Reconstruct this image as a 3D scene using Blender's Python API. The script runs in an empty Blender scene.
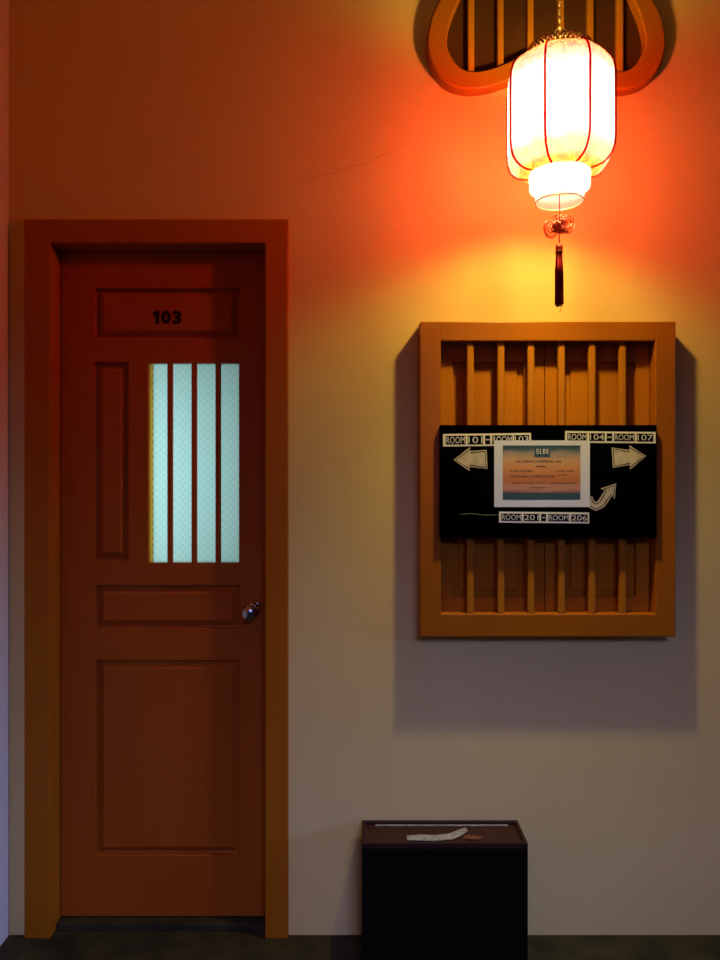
import bpy, bmesh, math, random
from mathutils import Vector, Matrix

random.seed(7)
scene = bpy.context.scene
C = scene.collection
PI = math.pi

# ------------------------------------------------------------------ camera
EYE, DIST, F = 1.365, 2.25, 750.0        # eye height, distance to the wall, focal length in pixels of a 960 high frame
cd = bpy.data.cameras.new('camera')
cd.sensor_fit = 'VERTICAL'; cd.sensor_height = 24.0; cd.lens = 24.0 * F / 960.0
cam = bpy.data.objects.new('camera', cd); C.objects.link(cam)
cam.location = (0, -DIST, EYE); cam.rotation_euler = (PI/2, 0, 0)
cd.clip_start = 0.02
scene.camera = cam

# ------------------------------------------------------------------ world and daylight
w = bpy.data.worlds.new('world'); scene.world = w; w.use_nodes = True
bg = w.node_tree.nodes['Background']
bg.inputs[0].default_value = (0.45, 0.55, 1.0, 1); bg.inputs[1].default_value = 0.006

def area(name, loc, aim, sx, sy, col, power, spread=180):
    l = bpy.data.lights.new(name, 'AREA'); l.shape = 'RECTANGLE'; l.size = sx; l.size_y = sy
    l.color = col; l.energy = power; l.spread = math.radians(spread)
    o = bpy.data.objects.new(name, l); C.objects.link(o); o.location = loc
    o.rotation_euler = (Vector(aim) - Vector(loc)).to_track_quat('-Z', 'Y').to_euler()
    return o
area('daylight_courtyard', (0.9, -4.6, 3.0), (0.3, 0, -0.1), 1.6, 0.9, (0.31, 0.355, 1.0), 17.5, 70)
area('daylight_gallery_end', (3.6, -1.3, 1.35), (-1.05, -0.45, 0.22), 0.6, 0.5, (0.20, 0.34, 1.0), 2.6, 30)
def lamp(name, loc, r, col, power):
    l = bpy.data.lights.new(name, 'POINT'); l.shadow_soft_size = r; l.color = col; l.energy = power
    o = bpy.data.objects.new(name, l); C.objects.link(o); o.location = loc; return o
lamp('warm_fill_light', (-0.7, -2.3, 3.0), 0.14, (1.0, 0.22, 0.001), 2.6)   # added out of view as warm fill for the upper left wall
BULB = 1850.0                              # radiance of the lantern bulb
ROOM_LAMP = 5.4

vs = scene.view_settings
vs.view_transform = 'Standard'; vs.look = 'None'; vs.gamma = 1.0; vs.use_curve_mapping = False
vs.exposure = 0.0

# ------------------------------------------------------------------ helpers
def wx(px, depth): return (px - 360.0) * depth / F
def wz(py, depth): return EYE + (480.0 - py) * depth / F

def mat(name, col, rough=0.5, bump=0.0, scale=40.0, var=0.0, metal=0.0, vscale=6.0, spec=0.5, col2=None, stretch=None):
    m = bpy.data.materials.new(name); m.use_nodes = True
    nt = m.node_tree; N = nt.nodes; L = nt.links
    p = N['Principled BSDF']
    p.inputs['Base Color'].default_value = (*col, 1)
    p.inputs['Roughness'].default_value = rough; p.inputs['Metallic'].default_value = metal
    p.inputs['Specular IOR Level'].default_value = spec
    tc = N.new('ShaderNodeTexCoord'); src = tc.outputs['Object']
    if stretch:
        mp = N.new('ShaderNodeMapping'); mp.inputs['Scale'].default_value = stretch
        L.new(src, mp.inputs['Vector']); src = mp.outputs['Vector']
    if var > 0 or col2:
        n = N.new('ShaderNodeTexNoise'); n.inputs['Scale'].default_value = vscale; n.inputs['Detail'].default_value = 6
        L.new(src, n.inputs['Vector'])
        r = N.new('ShaderNodeValToRGB')
        c2 = col2 or tuple(c * (1 - var) for c in col)
        r.color_ramp.elements[0].position = 0.3; r.color_ramp.elements[0].color = (*c2, 1)
        r.color_ramp.elements[1].position = 0.7; r.color_ramp.elements[1].color = (*col, 1)
        L.new(n.outputs['Fac'], r.inputs['Fac']); L.new(r.outputs['Color'], p.inputs['Base Color'])
    if bump > 0:
        n2 = N.new('ShaderNodeTexNoise'); n2.inputs['Scale'].default_value = scale; n2.inputs['Detail'].default_value = 8
        L.new(src, n2.inputs['Vector'])
        b = N.new('ShaderNodeBump'); b.inputs['Strength'].default_value = bump; b.inputs['Distance'].default_value = 0.004
        L.new(n2.outputs['Fac'], b.inputs['Height']); L.new(b.outputs['Normal'], p.inputs['Normal'])
    return m

class MB:
    """collects shapes into one mesh"""
    def __init__(s): s.bm = bmesh.new()
    def face(s, pts):
        vv = [s.bm.verts.new(p) for p in pts]
        try: return s.bm.faces.new(vv)
        except ValueError: return None
    def box(s, x0, x1, y0, y1, z0, z1, bev=0.0, M=None):
        r = bmesh.ops.create_cube(s.bm, size=1.0)
        vs_ = r['verts']
        for v in vs_:
            v.co = Vector((x0 + (v.co.x + .5) * (x1 - x0), y0 + (v.co.y + .5) * (y1 - y0), z0 + (v.co.z + .5) * (z1 - z0)))
        if bev > 0:
            es = {e for v in vs_ for e in v.link_edges}
            rr = bmesh.ops.bevel(s.bm, geom=list(es), offset=bev, segments=2, affect='EDGES', profile=0.5)
            vs_ = list({v for f in rr['faces'] for v in f.verts} | {v for v in vs_ if v.is_valid})
        if M is not None:
            for v in vs_: v.co = M @ v.co
        return s
    def tube(s, pts, r, n=8, closed=False, caps=True):
        pts = [Vector(p) for p in pts]; m = len(pts)
        rr = r if isinstance(r, (list, tuple)) else [r] * m
        rings = []; up = None
        for i, p in enumerate(pts):
            if closed: t = (pts[(i+1) % m] - pts[i-1])
            else: t = pts[min(i+1, m-1)] - pts[max(i-1, 0)]
            t.normalize()
            if up is None:
                up = Vector((0, 0, 1)) if abs(t.z) < 0.9 else Vector((1, 0, 0))
            a = t.cross(up); a.normalize(); b = a.cross(t); b.normalize(); up = b
            rings.append([s.bm.verts.new(p + a * (math.cos(2*PI*k/n) * rr[i]) + b * (math.sin(2*PI*k/n) * rr[i])) for k in range(n)])
        for i in range(m if closed else m - 1):
            A, B = rings[i], rings[(i+1) % m]
            for k in range(n):
                s.bm.faces.new((A[k], A[(k+1) % n], B[(k+1) % n], B[k]))
        if caps and not closed:
            s.bm.faces.new(rings[0]); s.bm.faces.new(rings[-1])
        return s
    def lathe(s, prof, cx=0, cy=0, n=32, phase=0.0, cap0=False, cap1=False):
        rings = []
        for r, z in prof:
            rings.append([s.bm.verts.new((cx + r * math.cos(phase + 2*PI*k/n), cy + r * math.sin(phase + 2*PI*k/n), z)) for k in range(n)])
        for A, B in zip(rings, rings[1:]):
            for k in range(n): s.bm.faces.new((A[k], A[(k+1) % n], B[(k+1) % n], B[k]))
        if cap0: s.bm.faces.new(rings[0])
        if cap1: s.bm.faces.new(rings[-1])
        return s
    def ball(s, c, r, seg=12, rings=8, sc=(1, 1, 1)):
        q = bmesh.ops.create_uvsphere(s.bm, u_segments=seg, v_segments=rings, radius=r)
        for v in q['verts']: v.co = Vector((v.co.x*sc[0], v.co.y*sc[1], v.co.z*sc[2])) + Vector(c)
        return s
    def prism(s, pts, y0, y1):
        """outline in (x, z), extruded from y0 (front) to y1"""
        a = [s.bm.verts.new((x, y0, z)) for x, z in pts]; b = [s.bm.verts.new((x, y1, z)) for x, z in pts]
        n = len(pts)
        s.bm.faces.new(a); s.bm.faces.new(b)
        for k in range(n): s.bm.faces.new((a[k], a[(k+1) % n], b[(k+1) % n], b[k]))
        return s
    def build(s, name, material, parent=None, smooth=False, loc=None):
        bmesh.ops.recalc_face_normals(s.bm, faces=s.bm.faces)
        me = bpy.data.meshes.new(name); s.bm.to_mesh(me); s.bm.free()
        if smooth:
            for p in me.polygons: p.use_smooth = True
        me.materials.append(material)
        o = bpy.data.objects.new(name, me); C.objects.link(o)
        if parent is not None:
            o.parent = parent
            # vertices are written in world space: bring them into the parent's space
            root = parent
            off = Vector((0, 0, 0))
            while root is not None: off += root.location; root = root.parent
            me.transform(Matrix.Translation(-off))
        elif loc is not None:
            me.transform(Matrix.Translation(-Vector(loc))); o.location = loc
        return o

def thing(name, loc, label=None, cat=None, kind=None, group=None):
    o = bpy.data.objects.new(name, None); C.objects.link(o); o.location = loc; o.empty_display_size = 0.05
    tag(o, label, cat, kind, group); return o
def tag(o, label=None, cat=None, kind=None, group=None):
    if label: o['label'] = label
    if cat: o['category'] = cat
    if kind: o['kind'] = kind
    if group: o['group'] = group
    return o

def text_part(name, txt, x0, x1, z0, z1, y, material, parent, depth=0.0006, rot=0.0, bold=0.0):
    """lettering fitted into a rectangle on the plane y, facing the corridor"""
    if txt == '-':
        s = MB(); m_ = (z0 + z1)/2; s.box(x0, x1, y - depth, y, m_ - (z1 - z0)*.09, m_ + (z1 - z0)*.09); return s.build(name, material, parent)
    cu = bpy.data.curves.new(name, 'FONT'); cu.body = txt; cu.size = 1.0; cu.extrude = 0.0; cu.offset = bold; cu.resolution_u = 3
    tmp = bpy.data.objects.new(name, cu); C.objects.link(tmp)
    bpy.context.view_layer.update()
    dg = bpy.context.evaluated_depsgraph_get()
    me = bpy.data.meshes.new_from_object(tmp.evaluated_get(dg))
    bpy.data.objects.remove(tmp); bpy.data.curves.remove(cu)
    xs = [v.co.x for v in me.vertices]; ys = [v.co.y for v in me.vertices]
    ax, bx, ay, by = min(xs), max(xs), min(ys), max(ys)
    for v in me.vertices:
        u = (v.co.x - ax) / (bx - ax); t = (v.co.y - ay) / max(by - ay, 1e-6)
        v.co = Vector((x0 + u * (x1 - x0), y, z0 + t * (z1 - z0)))
    bm = bmesh.new(); bm.from_mesh(me); bpy.data.meshes.remove(me)
    g = bmesh.ops.extrude_face_region(bm, geom=list(bm.faces))
    for e in g['geom']:
        if isinstance(e, bmesh.types.BMVert): e.co.y -= depth
    if rot:
        c = Vector(((x0+x1)/2, y, (z0+z1)/2)); R = Matrix.Translation(c) @ Matrix.Rotation(rot, 4, 'Y') @ Matrix.Translation(-c)
        for v in bm.verts: v.co = R @ v.co
    mb = MB(); mb.bm.free(); mb.bm = bm
    return mb.build(name, material, parent)

def spline(pts, per=8, closed=True):
    out = []; n = len(pts)
    for i in range(n):
        p0, p1, p2, p3 = (Vector(pts[(i+k-1) % n]) for k in range(4))
        for j in range(per):
            t = j / per
            out.append(0.5 * ((2*p1) + (-p0+p2)*t + (2*p0-5*p1+4*p2-p3)*t*t + (-p0+3*p1-3*p2+p3)*t**3))
    return out

# ------------------------------------------------------------------ materials
M_wall = mat('plaster_cream', (0.74, 0.56, 0.21), 0.85, 0.10, 45, 0.0, vscale=2.2, col2=(0.70, 0.52, 0.185), spec=0.1)
M_ceil = mat('plaster_ceiling', (0.45, 0.36, 0.25), 0.9, 0.2, 30)
M_floor = mat('stone_floor', (0.052, 0.044, 0.018), 0.6, 0.6, 25, spec=.12, vscale=9, col2=(0.016, 0.015, 0.008))
M_paint = mat('brown_paint', (0.37, 0.105, 0.0035), 0.36, 0.08, 70, spec=0.13, vscale=4, col2=(0.33, 0.093, 0.003), stretch=(1, 1, .25))
M_door = mat('door_paint', (0.40, 0.085, 0.006), 0.5, 0.12, 60, spec=0.12, vscale=4, col2=(0.35, 0.07, 0.005), stretch=(1, 1, .25))
M_jamb = mat('door_frame_paint', (0.40, 0.115, 0.005), 0.5, 0.12, 60, spec=0.1, vscale=4, col2=(0.36, 0.10, 0.004), stretch=(1, 1, .25))
M_bar = mat('ochre_paint', (0.42, 0.14, 0.006), 0.4, 0.05, 60, spec=0.12)
M_shut = mat('shutter_paint', (0.52, 0.17, 0.005), 0.5, 0.15, 50, spec=0.08, vscale=5, col2=(0.38, 0.11, 0.004), stretch=(1, 1, .2))
M_darkboard = mat('dark_backing', (0.080, 0.027, 0.007), 0.85, 0.2, 40, spec=.05, vscale=5, col2=(0.056, 0.019, 0.006))
M_black = mat('black_felt', (0.0012, 0.001, 0.001), 0.95, 0.3, 300, spec=0.0)
M_cell = mat('black_ink', (0.002, 0.002, 0.002), 0.7, spec=0.0)
M_tape = mat('white_tape', (0.78, 0.75, 0.70), 0.4, 0.05, 90)
M_glyph = mat('white_letter', (0.62, 0.62, 0.66), 0.5)
M_arrow = mat('cut_out_paper', (0.66, 0.58, 0.44), 0.6, 0.1, 120, vscale=40, col2=(0.42, 0.35, 0.25))
M_gold = mat('gold_edge', (0.75, 0.52, 0.16), 0.4)
M_sheet = mat('white_sheet', (0.66, 0.68, 0.84), 0.35, 0.04, 40)
M_ink = mat('brown_ink', (0.10, 0.055, 0.04), 0.6)
M_teal = mat('teal_print', (0.035, 0.075, 0.09), 0.45)
M_num = mat('dark_number', (0.012, 0.003, 0.002), 0.7, spec=.05)
M_steel = mat('polished_steel', (0.50, 0.48, 0.44), 0.2, metal=1.0)
M_box = mat('dark_box_wood', (0.005, 0.003, 0.002), 0.8, 0.15, 50, spec=0.05)
M_rim = mat('dark_red_wood', (0.03, 0.009, 0.004), 0.55, 0.15, 50, spec=.2)
M_tray = mat('brown_tray_wood', (0.042, 0.014, 0.007), 0.5, 0.15, 50, spec=.2)
M_strip = mat('torn_paper', (0.42, 0.39, 0.31), 0.8, 0.4, 60, spec=.1, vscale=60, col2=(0.22, 0.20, 0.16))
M_leaf = mat('dry_orange', (0.15, 0.045, 0.016), 0.7, 0.3, 80)

M_cordred = mat('knot_cord', (0.55, 0.045, 0.006), 0.6, spec=.2)
M_tassel = mat('tassel_thread', (0.33, 0.012, 0.002), 0.8, spec=.05)
M_bead = mat('filigree_bronze', (0.35, 0.20, 0.07), 0.4, 0.3, 120, metal=0.4)
M_chain = mat('pale_brass', (0.60, 0.38, 0.12), 0.35, metal=0.6)

def emission_mat(name, col, s):
    m = bpy.data.materials.new(name); m.use_nodes = True; nt = m.node_tree
    nt.nodes.remove(nt.nodes['Principled BSDF']); e = nt.nodes.new('ShaderNodeEmission')
    e.inputs[0].default_value = (*col, 1); e.inputs[1].default_value = s
    nt.links.new(e.outputs[0], nt.nodes['Material Output'].inputs[0]); return m
M_bulb = emission_mat('lit_bulb', (1.0, 0.91, 0.40), BULB)

def thin_mat(name, tint, cover, t, pattern=None, band=None):
    """thin sheet that lets part of the light straight through and scatters the rest"""
    m = bpy.data.materials.new(name); m.use_nodes = True; nt = m.node_tree; N = nt.nodes; L = nt.links
    N.remove(N['Principled BSDF']); out = N['Material Output']
    tr = N.new('ShaderNodeBsdfTransparent'); tr.inputs[0].default_value = (*tint, 1)
    tl = N.new('ShaderNodeBsdfTranslucent'); tl.inputs[0].default_value = (*cover, 1)
    df = N.new('ShaderNodeBsdfDiffuse'); df.inputs[0].default_value = (*cover, 1)
    mx0 = N.new('ShaderNodeMixShader'); mx0.inputs[0].default_value = 0.25
    mx = N.new('ShaderNodeMixShader'); mx.inputs[0].default_value = 1 - t
    L.new(tl.outputs[0], mx0.inputs[1]); L.new(df.outputs[0], mx0.inputs[2])
    L.new(tr.outputs[0], mx.inputs[1]); L.new(mx0.outputs[0], mx.inputs[2]); L.new(mx.outputs[0], out.inputs[0])
    if pattern:
        tc = N.new('ShaderNodeTexCoord'); n = N.new('ShaderNodeTexNoise'); n.inputs['Scale'].default_value = pattern; n.inputs['Detail'].default_value = 4
        L.new(tc.outputs['Object'], n.inputs['Vector'])
        r = N.new('ShaderNodeValToRGB'); r.color_ramp.elements[0].position = .42; r.color_ramp.elements[1].position = .56
        r.color_ramp.elements[0].color = (.58, .40, .30, 1); r.color_ramp.elements[1].color = (1, 1, 1, 1)
        L.new(n.outputs['Fac'], r.inputs[0])
        mu = N.new('ShaderNodeMix'); mu.data_type = 'RGBA'; mu.blend_type = 'MULTIPLY'; mu.inputs[0].default_value = 1.0
        mu.inputs[7].default_value = (*cover, 1)
        soft = N.new('ShaderNodeMix'); soft.data_type = 'RGBA'; soft.inputs[0].default_value = .65; soft.inputs[7].default_value = (1, 1, 1, 1)
        L.new(r.outputs[0], soft.inputs[6]); L.new(soft.outputs[2], mu.inputs[6])
        L.new(mu.outputs[2], tl.inputs[0]); L.new(mu.outputs[2], df.inputs[0])
        # pale painted bands along the upper and the lower edge of the silk
        sp = N.new('ShaderNodeSeparateXYZ'); L.new(tc.outputs['Generated'], sp.inputs[0])
        br = N.new('ShaderNodeValToRGB'); e = br.color_ramp.elements
        e[0].position = .01; e[0].color = (1, 1, 1, 1); e[1].position = .98; e[1].color = (1, 1, 1, 1)
        for q, v in ((.04, .66), (.11, .64), (.20, 0), (.74, 0), (.87, .64)): k = br.color_ramp.elements.new(q); k.color = (v, v, v, 1)
        L.new(sp.outputs['Z'], br.inputs[0])
        for base, bc, node in ((tint, band[0], tr), (None, band[1], tl)):
            mb_ = N.new('ShaderNodeMix'); mb_.data_type = 'RGBA'; L.new(br.outputs[0], mb_.inputs[0])
            if base: mb_.inputs[6].default_value = (*base, 1); mb_.inputs[7].default_value = (*bc, 1)
            else:
                L.new(mu.outputs[2], mb_.inputs[6])
                m2 = N.new('ShaderNodeMix'); m2.data_type = 'RGBA'; m2.blend_type = 'MULTIPLY'; m2.inputs[0].default_value = 1.0
                L.new(r.outputs[0], m2.inputs[6]); m2.inputs[7].default_value = (*bc, 1); L.new(m2.outputs[2], mb_.inputs[7])
            L.new(mb_.outputs[2], node.inputs[0])
    return m
M_paper = thin_mat('lantern_paper', (0.74, 0.047, 0.0001), (0.090, 0.070, 0.120), 0.38, pattern=55, band=((1.0, .90, .44), (.20, .034, .003)))
M_red = thin_mat('red_lantern_tape', (.55, .006, .0005), (0.10, 0.0012, 0.0003), 0.75)
M_collar = thin_mat('lantern_collar_cloth', (1.0, .86, .40), (0.5, 0.5, 0.8), 0.78)

# patterned glass of the door
def glass_mat(name, c1, c2):
    m = bpy.data.materials.new(name); m.use_nodes = True; nt = m.node_tree; N = nt.nodes; L = nt.links
    N.remove(N['Principled BSDF']); out = N['Material Output']
    tc = N.new('ShaderNodeTexCoord'); mp = N.new('ShaderNodeMapping'); mp.inputs['Rotation'].default_value = (0, PI/4, 0)
    L.new(tc.outputs['Object'], mp.inputs['Vector'])
    vo = N.new('ShaderNodeTexVoronoi'); vo.inputs['Scale'].default_value = 62; vo.inputs['Randomness'].default_value = 0.0; vo.feature = 'F1'
    L.new(mp.outputs[0], vo.inputs['Vector'])
    r = N.new('ShaderNodeValToRGB'); cr = r.color_ramp
    cr.elements[0].position = 0.0; cr.elements[0].color = (*c1, 1)
    cr.elements[1].position = 0.62; cr.elements[1].color = (*c2, 1)
    e = cr.elements.new(0.40); e.color = (*c1, 1)
    e = cr.elements.new(0.48); e.color = (*c2, 1)
    e = cr.elements.new(0.56); e.color = (*c1, 1)
    L.new(vo.outputs['Distance'], r.inputs[0])
    tl = N.new('ShaderNodeBsdfTranslucent'); gl = N.new('ShaderNodeBsdfGlossy'); gl.inputs['Roughness'].default_value = .15
    gl.inputs[0].default_value = (.8, .85, .9, 1)
    L.new(r.outputs[0], tl.inputs[0])
    mx = N.new('ShaderNodeMixShader'); mx.inputs[0].default_value = .04
    b = N.new('ShaderNodeBump'); b.inputs['Strength'].default_value = .5; b.inputs['Distance'].default_value = .002
    L.new(vo.outputs['Distance'], b.inputs['Height']); L.new(b.outputs[0], gl.inputs['Normal']); L.new(b.outputs[0], tl.inputs['Normal'])
    L.new(tl.outputs[0], mx.inputs[1]); L.new(gl.outputs[0], mx.inputs[2]); L.new(mx.outputs[0], out.inputs[0])
    return m
M_glass = glass_mat('patterned_glass', (0.62, 0.74, 0.70), (0.50, 0.62, 0.60))
M_litreveal = glass_mat('lit_reveal_amber', (1.0, 0.78, 0.28), (0.55, 0.40, 0.10))  # yellow of the lit reveal, put into the colour

# ------------------------------------------------------------------ the setting
XL, XR = -1.053, 3.0
DFL, DFR, DFT = wx(24, 2.23), wx(288, 2.23), wz(219, 2.23)          # outer edge of the door frame
JL, JR, JT = wx(50, 2.23), wx(265, 2.23), wz(243, 2.23)             # inner edge
HL, HR, HT = DFL + .02, DFR - .02, DFT - .02                        # hole in the wall
TH = 0.14
CEIL = 3.42
b = MB()
b.box(XL - .12, HL, 0, TH, 0, CEIL); b.box(HR, XR, 0, TH, 0, CEIL); b.box(HL, HR, 0, TH, HT, CEIL)
wall_back = tag(b.build('wall_back', M_wall), 'cream plaster wall holding the door and the windows', 'wall', 'structure')
b = MB(); b.tube([(wx(x_, DIST), 0, wz(y_, DIST)) for x_, y_ in ((300, 182), (318, 176), (334, 173), (349, 167), (366, 163), (380, 156), (394, 151))], .0006, 5)
b.build('plaster_crack', mat('crack_shade', (.40, .27, .09), .9), wall_back)
b = MB(); b.box(XL - .12, XL, -3.2, 0, 0, CEIL)
tag(b.build('wall_left', mat('plaster_white', (0.66, 0.60, 0.52), 0.85, 0.25, 55, spec=.1)), 'cream side wall along the left edge meeting the door wall', 'wall', 'structure')
b = MB(); b.box(XL - .12, XR, -3.2, 1.7, -.1, 0)
tag(b.build('floor', M_floor), 'dark greenish stone floor', 'floor', 'structure')
b = MB(); b.box(XL - .12, XR, -2.7, TH, CEIL, CEIL + .12)
tag(b.build('ceiling', M_ceil), 'plaster ceiling above the lantern', 'ceiling', 'structure')
# beam added out of view to keep daylight off the upper wall
b = MB(); b.box(XL - .12, XR, -2.95, -2.7, 2.35, CEIL)
tag(b.build('daylight_stop_1', M_ceil), 'added, unseen beam along the open side of the gallery', 'blocker', 'structure')
# the room behind the door
b = MB()
b.box(XL - .12, XL - .02, TH, 1.6, 0, 2.6); b.box(.2, .3, TH, 1.6, 0, 2.6); b.box(XL - .12, .3, 1.6, 1.7, 0, 2.6); b.box(XL - .12, .3, TH, 1.7, 2.6, 2.7)
tag(b.build('wall_inner', mat('inner_plaster', (.7, .75, .75), .9)), 'pale walls of the lit room behind the door', 'wall', 'structure')
area('room_daylight', (-.74, 0.46, 1.36), (-.52, .08, 1.34), 0.30, 0.75, (0.74, 0.94, 1.0), ROOM_LAMP)

# ------------------------------------------------------------------ door
LY = 0.054                                                           # front plane of the leaf
LD = DIST + LY
door = thing('door_1', ((DFL + DFR)/2, 0, 0), 'red-brown panelled wooden door with barred glass pane and number 103', 'door', 'structure')
fr = MB()
fr.box(DFL, JL, -.02, .12, 0, DFT, .003); fr.box(JR, DFR, -.02, .12, 0, DFT, .003); fr.box(JL - .002, JR + .002, -.02, .12, JT, DFT, .003)
fr.box(JL - .001, JR + .001, LY + .041, .12, JT - .03, JT + .002)
fr.build('door_frame', M_jamb, door)
th = MB(); th.box(JL, JR, .02, .12, 0, .022, .003); th.build('threshold', M_floor, door)

LX0, LX1, LZ0, LZ1 = JL + .003, JR - .003, .026, JT - .003
def lx(px): return wx(px, LD)
def lz(py): return wz(py, LD)
panels = [(95, 240, 288, 339), (94, 129, 362, 561), (95, 240, 585, 629), (95, 240, 660, 856)]
glass = (148, 239, 363, 563)
rects = [(lx(a), lx(c), lz(e), lz(d)) for a, c, d, e in panels]
grect = (lx(glass[0]), lx(glass[1]), lz(glass[3]), lz(glass[2]))
xs = sorted({LX0, LX1, *[r[0] for r in rects], *[r[1] for r in rects], grect[0], grect[1]})
zs = sorted({LZ0, LZ1, *[r[2] for r in rects], *[r[3] for r in rects], grect[2], grect[3]})
lf = MB()
def inside(x, z, r): return r[0] < x < r[1] and r[2] < z < r[3]
vcache = {}
def gv(x, y, z):
    k = (round(x, 6), round(y, 6), round(z, 6))
    if k not in vcache: vcache[k] = lf.bm.verts.new((x, y, z))
    return vcache[k]
BKY = LY + .04
for i in range(len(xs) - 1):
    for j in range(len(zs) - 1):
        cx, cz = (xs[i] + xs[i+1])/2, (zs[j] + zs[j+1])/2
        q = [(xs[i], zs[j]), (xs[i+1], zs[j]), (xs[i+1], zs[j+1]), (xs[i], zs[j+1])]
        if not any(inside(cx, cz, r) for r in rects + [grect]):
            lf.bm.faces.new([gv(x, LY, z) for x, z in q])
        if not inside(cx, cz, grect):
            lf.bm.faces.new([gv(x, BKY, z) for x, z in q[::-1]])
def ring(r, y, ins=0.0): return [gv(x, y, z) for x, z in ((r[0]+ins, r[2]+ins), (r[1]-ins, r[2]+ins), (r[1]-ins, r[3]-ins), (r[0]+ins, r[3]-ins))]
def band(A, B):
    for k in range(4): lf.bm.faces.new((A[k], A[(k+1) % 4], B[(k+1) % 4], B[k]))
gcorner = [(grect[0], grect[2]), (grect[1], grect[2]), (grect[1], grect[3]), (grect[0], grect[3])]
def strip(r, y0, y1):
    # grid-aligned walls of an opening so that they share the vertices of the faces
    X = [x for x in xs if r[0] - 1e-6 <= x <= r[1] + 1e-6]; Z = [z for z in zs if r[2] - 1e-6 <= z <= r[3] + 1e-6]
    for a, c in zip(X, X[1:]):
        for z in (r[2], r[3]): lf.bm.faces.new((gv(a, y0, z), gv(c, y0, z), gv(c, y1, z), gv(a, y1, z)))
    for a, c in zip(Z, Z[1:]):
        for x in (r[0], r[1]): lf.bm.faces.new((gv(x, y0, a), gv(x, y0, c), gv(x, y1, c), gv(x, y1, a)))
strip(grect, LY, BKY); strip((LX0, LX1, LZ0, LZ1), LY, BKY)
leaf = lf.build('leaf', M_door, door)
for r in rects:
    p = MB()
    ins = .009; bw = .027
    A = [(r[0], r[2]), (r[1], r[2]), (r[1], r[3]), (r[0], r[3])]
    def rr(i, y): return [p.bm.verts.new((x, y, z)) for x, z in ((r[0]+i, r[2]+i), (r[1]-i, r[2]+i), (r[1]-i, r[3]-i), (r[0]+i, r[3]-i))]
    R = [rr(0, LY + .0005), rr(0.003, LY + .014), rr(ins, LY + .016), rr(bw, LY + .003)]
    for A_, B_ in zip(R, R[1:]):
        for k in range(4): p.bm.faces.new((A_[k], A_[(k+1) % 4], B_[(k+1) % 4], B_[k]))
    p.bm.faces.new(R[-1])
    p.build('door_panel', M_door, door)
gx0, gx1, gz0, gz1 = grect
g = MB(); g.box(gx0 + .011, gx1, LY + .018, LY + .022, gz0, gz1); g.build('glass_pane', M_glass, door)
g = MB(); g.box(gx0, gx0 + .011, LY + .017, LY + .023, gz0, gz1); tag(g.build('lit_reveal_strip', M_litreveal, door), 'amber strip standing in for the lit reveal left of the pane')  # separate strip stands in for the lit side of the opening
for px in (169.6, 193.8, 217.8):
    g = MB(); c = lx(px); g.box(c - .0082, c + .0082, LY + .003, LY + .016, gz0 - .002, gz1 + .002, .002); g.build('glazing_bar', M_door, door)
s = MB(); s.prism([(lx(x_), lz(y_)) for x_, y_ in ((155.6, 323.5), (158.8, 323.5), (158.8, 310.5), (156.4, 310.5), (153, 313), (153, 315.6), (155.6, 314.2))], LY + .001, LY + .004); s.build('number_digit', M_num, door)
for txt, a, c in (('0', 161.5, 170.5), ('3', 173, 181)):
    text_part('number_digit', txt, lx(a), lx(c), lz(323.5), lz(310.5), LY + .004, M_num, door, .003, 0.0, .035)
# knob
kx, kz = lx(251), lz(611)
k = MB()
k.bm.free(); k.bm = bmesh.new()
prof = [(.0, .0), (.024, .0), (.026, .003), (.022, .006), (.010, .008), (.008, .022), (.012, .026), (.022, .031), (.025, .040), (.022, .049), (.012, .054), (0.0, .055)]
n = 24; rings = []
for r_, d_ in prof:
    r_ = max(r_, .0002)
    rings.append([k.bm.verts.new((kx + r_*math.cos(2*PI*i/n), LY - d_ + .0003, kz + r_*math.sin(2*PI*i/n))) for i in range(n)])
for A_, B_ in zip(rings, rings[1:]):
    for i in range(n): k.bm.faces.new((A_[i], A_[(i+1) % n], B_[(i+1) % n], B_[i]))
k.bm.faces.new(rings[-1])
tag(k.build('door_knob', M_steel, door, True), 'polished steel knob')
k = MB(); k.ball((lx(258), LY - .004, lz(603.5)), .006, 12, 8, (1, .8, 1)); k.build('key_rosette', M_steel, door, True)

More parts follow.
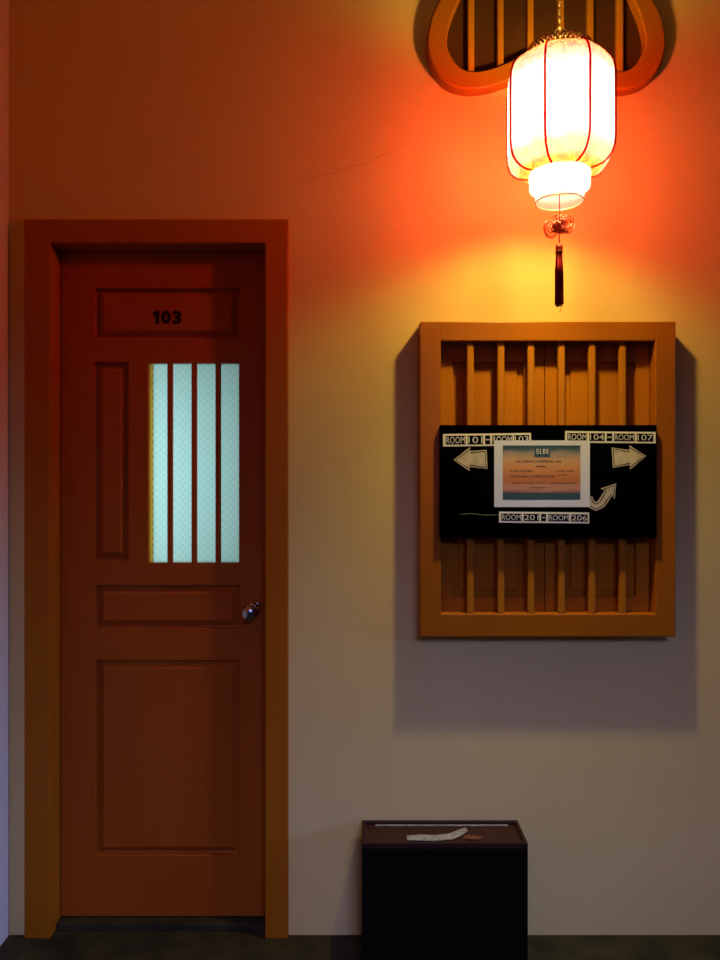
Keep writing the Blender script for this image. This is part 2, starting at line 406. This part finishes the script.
# ------------------------------------------------------------------ shuttered window with six bars
WD = 2.185; WY = WD - DIST                                           # face of the frame, -0.065
wo = (wx(420, WD), wx(676, WD), wz(637, WD), wz(321.5, WD)); wi = (wx(441, WD), wx(655.5, WD), wz(614, WD), wz(341, WD))
win = thing('window_1', ((wo[0]+wo[1])/2, 0, wo[2]), 'square ochre-brown framed window with six bars and closed shutters', 'window', 'structure')
f = MB()
f.box(wo[0], wi[0], WY, 0, wo[2], wo[3], .003); f.box(wi[1], wo[1], WY, 0, wo[2], wo[3], .003)
f.box(wi[0] - .003, wi[1] + .003, WY, 0, wi[3], wo[3], .003); f.box(wi[0] - .003, wi[1] + .003, WY, 0, wo[2], wi[2], .003)
f.build('window_frame', M_paint, win)
BXPX = (470, 500.5, 530.5, 561, 591.5, 622)
cxw = (wi[0] + wi[1])/2
for a, c, pin in ((wi[0] + .001, cxw - .001, (453, 524)), (cxw + .001, wi[1] - .001, (565, 636))):
    s = MB(); d0, d1 = -.022, -.002
    p0, p1 = wx(pin[0], 2.228), wx(pin[1], 2.228); q0, q1 = wz(597, 2.228), wz(362, 2.228)
    z0, z1 = wi[2] + .001, wi[3] - .001
    s.box(a, p0, d0, d1, z0, z1, .0015); s.box(p1, c, d0, d1, z0, z1, .0015); s.box(p0 - .001, p1 + .001, d0, d1, q1, z1, .0015); s.box(p0 - .001, p1 + .001, d0, d1, z0, q0, .0015)
    sh = s.build('shutter', M_shut, win)
    s = MB(); s.box(p0, p1, d0 + .014, d1, q0, q1); s.box(p0 + .018, p1 - .018, d0 + .008, d1, q0 + .018, q1 - .018, .004)
    s.build('shutter_panel', M_shut, sh)
for px in BXPX:
    s = MB(); c = wx(px, 2.203); s.box(c - .0105, c + .0105, -.056, -.038, wi[2] - .002, wi[3] + .002, .005); s.build('window_bar', M_bar, win)

# ------------------------------------------------------------------ lobed window at the top
GD = 2.205; GY = GD - DIST
half_o = [(546, 73), (526, 76), (507, 81), (488, 87), (466, 88.5), (446, 82), (433, 66), (427, 43), (431, 18), (439, 0), (449, -22), (452, -50), (450, -85), (462, -125), (500, -158), (546, -170)]
half_i = [(546, 46), (530, 52), (512, 60), (495, 67), (476, 71), (462, 68), (452, 57), (447, 42), (451, 20), (459, 0), (468, -22), (471, -50), (470, -85), (480, -115), (510, -140), (546, -148)]
def full(h):
    left = h; right = [(1093 - x, y) for x, y in h[1:-1]][::-1]
    return left + right
def outl(h): return [(wx(p[0], GD), wz(p[1], GD)) for p in spline(full(h), 6)]
O, I = outl(half_o), outl(half_i)
gw = thing('window_2', (wx(546, GD), 0, wz(93, GD)), 'lobed gourd-shaped brown window with bars at the top behind the lantern', 'window', 'structure')
f = MB(); n = len(O)
def rg(pts, y, k=0.0):
    cx_, cz_ = wx(546, GD), wz(-30, GD)
    return [f.bm.verts.new((x, y, z)) for x, z in pts]
def off(pts, d):
    out = []; m = len(pts)
    for i in range(m):
        t = Vector((pts[(i+1) % m][0] - pts[i-1][0], pts[(i+1) % m][1] - pts[i-1][1])).normalized()
        out.append((pts[i][0] - t.y * d, pts[i][1] + t.x * d))
    return out
sgn = 1
area2 = sum(O[i][0]*O[(i+1) % n][1] - O[(i+1) % n][0]*O[i][1] for i in range(n))
if area2 < 0: sgn = -1
R = [rg(O, 0), rg(O, GY + .005), rg(off(O, .005*sgn), GY), rg(off(I, -.004*sgn), GY), rg(I, GY + .004), rg(I, 0)]
for A_, B_ in zip(R, R[1:]):
    for k_ in range(n): f.bm.faces.new((A_[k_], A_[(k_+1) % n], B_[(k_+1) % n], B_[k_]))
f.build('window_frame', M_paint, gw)
f = MB(); f.prism(off(I, -.002*sgn), -.010, -.002); tag(f.build('back_board', M_darkboard, gw), 'dark backing board')
def inner_z(x):
    zz = []
    for i in range(n):
        (x0, z0), (x1, z1) = I[i], I[(i+1) % n]
        if (x0 - x) * (x1 - x) <= 0 and x0 != x1: zz.append(z0 + (z1 - z0) * (x - x0) / (x1 - x0))
    return min(zz), max(zz)
for px in (471, 500.5, 530.5, 561, 590.5, 620):
    x = wx(px, GD + .015); za, zb = inner_z(x)
    s = MB(); s.box(x - .0095, x + .0095, -.034, -.010, za - .006, zb + .006, .004); s.build('window_bar', M_bar, gw)

# ------------------------------------------------------------------ sign board on the window
SD = 2.167; SY = SD - DIST                                           # face of the board
def sx(px): return wx(px, SD)
def sz(py): return wz(py, SD)
sign = thing('sign_board', (sx(548.5), WY, sz(538)), 'black board with room direction labels, arrows and a printed notice across the barred window', 'sign')
s = MB(); s.box(sx(440), sx(657), SY, WY - .0005, sz(538), sz(425), .002); s.build('board', M_black, sign)

def label(px0, px1, py0, py1, cells, tilt=0.0):
    x0, x1, z0, z1 = sx(px0), sx(px1), sz(py1), sz(py0)
    c = Vector(((x0+x1)/2, 0, (z0+z1)/2)); Rm = Matrix.Translation(c) @ Matrix.Rotation(tilt, 4, 'Y') @ Matrix.Translation(-c)
    s = MB(); s.box(x0, x1, SY - .0012, SY - .0001, z0, z1, M=Rm); lab = s.build('room_label', M_tape, sign)
    for txt, a, b_ in cells:
        a, b_ = sx(a), sx(b_)
        s = MB(); s.box(a, b_, SY - .0018, SY - .0011, z0 + .0055, z1 - .0055, M=Rm); cell = s.build('text_cell', M_cell, lab)
        # lettering stays flat on the cell, shifted with the tilt
        mid = Rm @ Vector(((a+b_)/2, 0, (z0+z1)/2)); h = (z1 - z0)/2 - .0085; wd = (b_ - a)/2 - .002
        text_part('lettering', txt, mid.x - wd, mid.x + wd, mid.z - h, mid.z + h, SY - .0017, M_glyph, lab, .0006, tilt)
label(443, 531, 433.5, 446, [('ROOM', 445.5, 465.5), ('101', 467.5, 483), ('-', 485, 490), ('ROOM', 491.8, 512.5), ('103', 514, 529)], -.012)
label(565, 655.5, 431.5, 443, [('ROOM', 567, 587), ('104', 589, 604.5), ('-', 606.5, 612), ('ROOM', 613.8, 634.5), ('107', 636.5, 653)], .010)
label(499, 589, 512, 523, [('ROOM', 501, 521.5), ('201', 523.5, 539), ('-', 541, 546), ('ROOM', 548, 569), ('206', 571, 587.5)], .010)

def arrow(pts, name='arrow_sign'):
    P = [(sx(x), sz(y)) for x, y in pts]
    cx_ = sum(p[0] for p in P)/len(P); cz_ = sum(p[1] for p in P)/len(P)
    def ins(d):
        o_ = off(P, d)
        return o_
    a2 = sum(P[i][0]*P[(i+1) % len(P)][1] - P[(i+1) % len(P)][0]*P[i][1] for i in range(len(P)))
    sg = 1 if a2 > 0 else -1
    s = MB(); s.prism(P, SY - .0016, SY - .0001); A = s.build(name, M_arrow, sign)
    # inked line inside the edge
    q1 = off(P, .0042*sg); q2 = off(P, .0066*sg)
    s = MB(); m = len(P)
    for yy0, yy1 in ((SY - .0021, SY - .0015),):
        a = [s.bm.verts.new((x, yy0, z)) for x, z in q1]; b_ = [s.bm.verts.new((x, yy0, z)) for x, z in q2]
        a1 = [s.bm.verts.new((x, yy1, z)) for x, z in q1]; b1 = [s.bm.verts.new((x, yy1, z)) for x, z in q2]
        for k_ in range(m):
            j = (k_+1) % m
            s.bm.faces.new((a[k_], a[j], b_[j], b_[k_])); s.bm.faces.new((a[k_], a[j], a1[j], a1[k_])); s.bm.faces.new((b_[k_], b_[j], b1[j], b1[k_]))
    s.build('ink_outline', M_cell, A)
    return A
arrow([(453.5, 460), (470, 447), (470.5, 451), (486.5, 450), (487.5, 469), (470, 467), (469.5, 471)])
arrow([(646, 456), (630, 469.5), (629.5, 465), (613, 468), (611.5, 447.5), (629, 450), (629.5, 445.5)])
# bent arrow curving up to the right
cen = [(588, 498), (591, 504), (596, 506.5), (601, 504), (605, 498), (608, 493.5)]
L_, R_ = [], []
for i, p in enumerate(cen):
    t = Vector(cen[min(i+1, len(cen)-1)]) - Vector(cen[max(i-1, 0)]); t.normalize(); nn = Vector((-t.y, t.x)); hw = 4.4
    L_.append((p[0] - nn.x*hw, p[1] - nn.y*hw)); R_.append((p[0] + nn.x*hw, p[1] + nn.y*hw))
arrow(L_ + [(600.5, 488.5), (616, 483.5), (614.5, 499)] + R_[::-1])

# printed notice
nx0, nx1, nz0, nz1 = sx(494), sx(589.5), sz(507), sz(440.5)
s = MB(); s.box(nx0, nx1, SY - .0035, SY - .0025, nz0, nz1); note = s.build('notice', M_sheet, sign); note['label'] = 'printed notice with a sunset picture in a white margin'
def print_mat():
    m = mat('sunset_print', (.5, .3, .15), .4); nt = m.node_tree; N = nt.nodes; L = nt.links; p = N['Principled BSDF']
    tc = N.new('ShaderNodeTexCoord'); sp = N.new('ShaderNodeSeparateXYZ'); L.new(tc.outputs['Generated'], sp.inputs[0])
    no = N.new('ShaderNodeTexNoise'); no.inputs['Scale'].default_value = 3.0; no.inputs['Detail'].default_value = 3
    mp = N.new('ShaderNodeMapping'); mp.inputs['Scale'].default_value = (1, 1, 3); L.new(tc.outputs['Generated'], mp.inputs[0]); L.new(mp.outputs[0], no.inputs['Vector'])
    ma = N.new('ShaderNodeMath'); ma.operation = 'MULTIPLY_ADD'; ma.inputs[1].default_value = .22
    su = N.new('ShaderNodeMath'); su.operation = 'SUBTRACT'; su.inputs[1].default_value = .11
    L.new(no.outputs['Fac'], ma.inputs[0]); L.new(sp.outputs['Z'], ma.inputs[2]); L.new(ma.outputs[0], su.inputs[0])
    r = N.new('ShaderNodeValToRGB'); cr = r.color_ramp
    cr.elements[0].position = 0; cr.elements[0].color = (.30, .13, .09, 1)
    cr.elements[1].position = 1; cr.elements[1].color = (.03, .06, .07, 1)
    for pos, c in ((.10, (.52, .24, .16)), (.25, (.48, .15, .035)), (.5, (.62, .25, .065)), (.68, (.60, .33, .14)), (.82, (.33, .26, .19)), (.92, (.07, .12, .12))):
        e = cr.elements.new(pos); e.color = (*c, 1)
    L.new(su.outputs[0], r.inputs[0]); L.new(r.outputs[0], p.inputs['Base Color']); return m
s = MB(); s.box(sx(502.5), sx(580), SY - .0040, SY - .0034, sz(492.5), sz(445.5)); s.build('sunset_picture', print_mat(), note)
s = MB(); s.box(sx(502.5), sx(580), SY - .0040, SY - .0034, sz(499.5), sz(492.6)); s.build('teal_band', M_teal, note)
s = MB(); s.box(sx(534), sx(550), SY - .0044, SY - .0039, sz(457), sz(445.5)); em = s.build('header_emblem', M_teal, note)
s = MB()
for x0_, x1_, y0_, y1_ in ((536, 538.4, 449, 449.8), (536, 536.8, 449, 451.9), (536, 538.4, 451.1, 451.9), (537.6, 538.4, 451.1, 454), (536, 538.4, 453.2, 454), (539.5, 540.3, 449, 454), (539.5, 541.6, 453.2, 454), (542.6, 543.4, 449, 454), (542.6, 545, 449, 449.8), (544.3, 545, 449.6, 453.4), (542.6, 544.6, 453.2, 454), (546.2, 547, 449, 454), (546.2, 548.4, 449, 449.8), (546.2, 548.2, 451.2, 452), (546.2, 548.4, 453.2, 454)):
    s.box(sx(x0_), sx(x1_), SY - .0048, SY - .0043, sz(y1_), sz(y0_))
s.build('emblem_letters', M_tape, em)
s = MB(); rnd = random.Random(3)
for a, c, y, h in ((516, 561, 461.5, 2.2), (536, 546, 466.5, 1.8), (510, 531, 471, 2.4), (556, 572, 471, 1.4), (510, 554, 476.5, 2.2), (559, 567, 475, 1.4), (512, 545, 483, 1.3), (548, 575, 483, 1.1), (530, 553, 487.5, .9)):
    x = a
    while x < c:
        wl = rnd.uniform(.5, .9); hh = h * rnd.uniform(.75, 1)
        s.box(sx(x), sx(x + wl), SY - .0044, SY - .0039, sz(y + hh/2), sz(y - hh/2))
        if rnd.random() < .6: s.box(sx(x), sx(x + wl + .7), SY - .0044, SY - .0039, sz(y - hh/2 + .5), sz(y - hh/2))
        x += wl + rnd.uniform(.6, 1.1) + (1.2 if rnd.random() < .15 else 0)
s.build('print_lines', M_ink, note)
s = MB(); s.tube([(sx(460), SY - .0005, sz(514.4)), (sx(472), SY - .0005, sz(513.6)), (sx(486), SY - .0005, sz(515.2)), (sx(498), SY - .0005, sz(514.8))], .0008, 6)
s.build('glue_smear', mat('glue', (.10, .09, .07), .5), sign)

# ------------------------------------------------------------------ lantern
LNX, LNY = 559.5*1.9/F - 360*1.9/F, -.35
def ez(o_): return EYE + o_
lan = thing('paper_lantern', (LNX, LNY, ez(.70)), 'glowing cream octagonal paper lantern with red ribs and a dark red tassel', 'lantern')
prof = [(.0775, .777), (.092, .778), (.108, .783), (.121, .792), (.131, .805), (.137, .823), (.139, .845)]
prof += [(.139, .845 + i*(1.000 - .845)/6) for i in range(1, 7)]
prof += [(.137, 1.018), (.131, 1.036), (.120, 1.051), (.105, 1.061), (.088, 1.067), (.072, 1.070)]
prof = [(r_*.975, z_) for r_, z_ in prof]
PH = math.radians(-90 - 15 - 14)
def body_pt(r, z, ang): return (LNX + r*math.cos(ang), LNY + r*math.sin(ang), ez(z))
for kf in range(8):
    p = MB(); sub = 6; rows = []
    a0, a1 = PH + kf*PI/4, PH + (kf+1)*PI/4
    for r_, z_ in prof:
        A_, B_ = Vector(body_pt(r_, z_, a0)), Vector(body_pt(r_, z_, a1)); row = []
        for i in range(sub + 1):
            t = i/sub; q = A_.lerp(B_, t)
            bul = 4*t*(1-t)*.004
            q += Vector((math.cos((a0+a1)/2), math.sin((a0+a1)/2), 0)) * bul
            row.append(p.bm.verts.new(q))
        rows.append(row)
    for A_, B_ in zip(rows, rows[1:]):
        for i in range(sub): p.bm.faces.new((A_[i], A_[i+1], B_[i+1], B_[i]))
    p.build('paper_panel', M_paper, lan, True)
    p = MB(); p.tube([body_pt(r_ + .0012, z_, a0) for r_, z_ in prof], .0028, 8); p.build('rib', M_red, lan, True)
p = MB(); p.lathe([(.0755, ez(.777)), (.0765, ez(.768)), (.0742, ez(.757)), (.0757, ez(.748)), (.074, ez(.737)), (.066, ez(.734)), (.0615, ez(.731)), (.0605, ez(.718)), (.0595, ez(.704))], LNX, LNY, 40)
tag(p.build('collar', M_collar, lan, True), 'white two-step cloth collar')
p = MB(); p.tube([(LNX + .0598*math.cos(t*PI/20), LNY + .0598*math.sin(t*PI/20), ez(.704)) for t in range(40)], .0016, 8, True); p.build('collar_rim', M_bead, lan, True)
p = MB()
for rowz, rr_, ph in ((1.0745, .0755, 0), (1.083, .0765, .5), (1.0915, .0755, 0)):
    for i in range(40):
        a = 2*PI*(i + ph)/40; p.ball((LNX + rr_*math.cos(a), LNY + rr_*math.sin(a), ez(rowz)), .0052, 8, 6)
p.build('filigree_ring', M_bead, lan, True)
p = MB()
for i in range(4):
    a = PI/4 + i*PI/2; p.tube([(LNX + .073*math.cos(a), LNY + .073*math.sin(a), ez(1.083)), (LNX + .03*math.cos(a), LNY + .03*math.sin(a), ez(1.12)), (LNX, LNY, ez(1.15))], .0014, 6)
p.build('hanger_wire', M_chain, lan, True)
p = MB(); p.tube([(LNX, LNY, ez(.90)), (LNX, LNY, CEIL)], .0016, 6)
zc = ez(1.15)
while zc < CEIL - .02:
    p.ball((LNX, LNY, zc), .0042, 8, 6, (1, 1, 1.5)); zc += .021
p.build('hanging_chain', M_chain, lan, True)
BZ = .905
p = MB(); p.lathe([(.014, ez(BZ + .04)), (.016, ez(BZ + .05)), (.016, ez(BZ + .085)), (.006, ez(BZ + .09))], LNX, LNY, 16, cap0=True, cap1=True); p.build('bulb_socket', M_bead, lan, True)
p = MB(); p.ball((LNX, LNY, ez(BZ)), .030, 20, 12); p.build('bulb', M_bulb, lan, True)

# knot and tassel under the collar
kz0 = wz(227, 1.9)
p = MB()
p.tube([(LNX, LNY, ez(.80)), (LNX, LNY, kz0 + .02)], .0012, 6)
def loop(cx_, cz_, rx, rz_, tilt, dy, r=.0015):
    pts = []
    for i in range(24):
        a = 2*PI*i/24; x, z = rx*math.cos(a), rz_*math.sin(a)
        pts.append((LNX + cx_ + x*math.cos(tilt) - z*math.sin(tilt), LNY + dy + .004*math.sin(2*a), kz0 + cz_ + x*math.sin(tilt) + z*math.cos(tilt)))
    p.tube(pts, r, 6, True)
for sgn_, tl in ((-1, .35), (1, -.15)):
    up_ = .006 if sgn_ > 0 else -.006
    loop(sgn_*.023, up_, .016, .022, tl, 0); loop(sgn_*.023, up_, .011, .0165, tl, .003); loop(sgn_*.024, up_, .0055, .010, tl, -.002)
for i in range(6):
    loop((i - 2.5)*.0042, .002 + (i % 2)*.003, .0065, .017, -.55, .002*(i % 3))
    loop((i - 2.5)*.0036, .001 - (i % 2)*.003, .0065, .016, .55, -.002*(i % 3))
for i in range(4): loop((i - 1.5)*.007, .024 + .003*(i % 2), .005, .006, .3*i, .001*i, .0015)
p.tube([(LNX, LNY, kz0 - .012), (LNX - .001, LNY, wz(246, 1.9))], .0018, 6)
tag(p.build('knot', M_cordred, lan, True), 'orange-red woven cord knot')
p = MB(); tx, tz1, tz0 = LNX - .001, wz(243.5, 1.9), wz(303, 1.9)
p.lathe([(.003, tz1), (.0085, tz1 - .003), (.0095, tz1 - .012), (.0085, tz1 - .018), (.0098, tz1 - .021), (.009, tz1 - .026)], tx, LNY, 16, cap0=True, cap1=True)
p.build('tassel_cap', M_cordred, lan, True)
p = MB()
for i in range(90):
    a = rnd.uniform(0, 2*PI); q = math.sqrt(rnd.random()); r0, r1 = .0075*q, .0105*q
    zend = tz0 + rnd.uniform(-.010, .012); cxo = rnd.uniform(-.001, .001)
    p.tube([(tx + r0*math.cos(a), LNY + r0*math.sin(a), tz1 - .024), (tx + r1*math.cos(a), LNY + r1*math.sin(a), tz1 - .07), (tx + r1*math.cos(a) + cxo, LNY + r1*math.sin(a), zend)], .0010, 5)
for dx in (.001, .004):
    p.tube([(tx + dx, LNY - .008, tz0 + .03), (tx + dx + .002, LNY - .008, tz0 - .012), (tx + dx - .003, LNY - .008, tz0 - .024)], .0005, 4)
p.build('tassel', M_tassel, lan, True)

# ------------------------------------------------------------------ dark box on the floor
bx0, bx1 = wx(362, 2.098), wx(528, 2.098); by0, by1, bzt = -.152, -.010, wz(843, 2.098)
bxo = thing('wooden_box', ((bx0+bx1)/2, (by0+by1)/2, 0), 'dark slim wooden box with a rimmed tray top standing against the wall', 'box')
s = MB(); s.box(bx0, bx1, by0, by1, 0, bzt - .016, .002); s.build('body', M_box, bxo)
s = MB(); t_ = .010
s.box(bx0, bx1, by0, by0 + t_, bzt - .0165, bzt, .0015); s.box(bx0, bx1, by1 - t_, by1, bzt - .0165, bzt, .0015)
s.box(bx0, bx0 + t_, by0 + t_, by1 - t_, bzt - .0165, bzt, .0015); s.box(bx1 - t_, bx1, by0 + t_, by1 - t_, bzt - .0165, bzt, .0015)
s.build('rim', M_rim, bxo)
s = MB(); s.box(bx0 + t_, bx1 - t_, by0 + t_, by1 - t_, bzt - .0162, bzt - .011); tr = s.build('tray', M_tray, bxo)
s = MB(); s.box(bx0 + .04, bx1 - .03, by1 - t_ - .006, by1 - t_ - .0005, bzt - .0112, bzt - .0085); tag(s.build('painted_light_line', M_strip, bxo), 'thin painted line of light along the back of the tray')  # bright line of light at the back, made as a pale strip
# torn paper strip and a dry scrap lying in the tray
tz = bzt - .0105
def crumple(name, pts, material, th_, wav, label_, cat):
    s = MB(); top, bot = [], []
    for i, (x, y) in enumerate(pts):
        z = tz + .0006 + wav*(0.5 + .5*math.sin(i*2.1))
        top.append(s.bm.verts.new((x, y, z + th_))); bot.append(s.bm.verts.new((x, y, z)))
    h = len(pts)//2; m = len(pts)
    for i in range(h - 1):
        q = (i, i+1, m-2-i, m-1-i)
        s.bm.faces.new([top[k_] for k_ in q]); s.bm.faces.new([bot[k_] for k_ in q[::-1]])
    for k_ in range(m): s.bm.faces.new((top[k_], top[(k_+1) % m], bot[(k_+1) % m], bot[k_]))
    xs_ = [p_[0] for p_ in pts]; ys_ = [p_[1] for p_ in pts]
    o = s.build(name, material, loc=(sum(xs_)/m, sum(ys_)/m, tz)); tag(o, label_, cat); return o
px2x = lambda px, d=2.15: wx(px, d)
fr_ = [(407, -.118), (420, -.122), (436, -.119), (452, -.112), (462, -.090), (470, -.060)]
bk_ = [(407, -.088), (420, -.086), (436, -.088), (450, -.076), (460, -.058), (468, -.040)]
pts = [(px2x(a), y) for a, y in fr_] + [(px2x(a), y) for a, y in bk_[::-1]]
crumple('paper_strip', pts, M_strip, .0008, .002, 'torn grey-white paper strip lying on the dark box', 'paper')
fr_ = [(463, -.108), (470, -.116), (478, -.112), (482, -.104)]
bk_ = [(464, -.098), (470, -.088), (477, -.090), (481, -.098)]
pts = [(px2x(a), y) for a, y in fr_] + [(px2x(a), y) for a, y in bk_[::-1]]
crumple('dry_leaf', pts, M_leaf, .0008, .003, 'small orange-brown dry scrap beside the paper strip on the box', 'leaf')
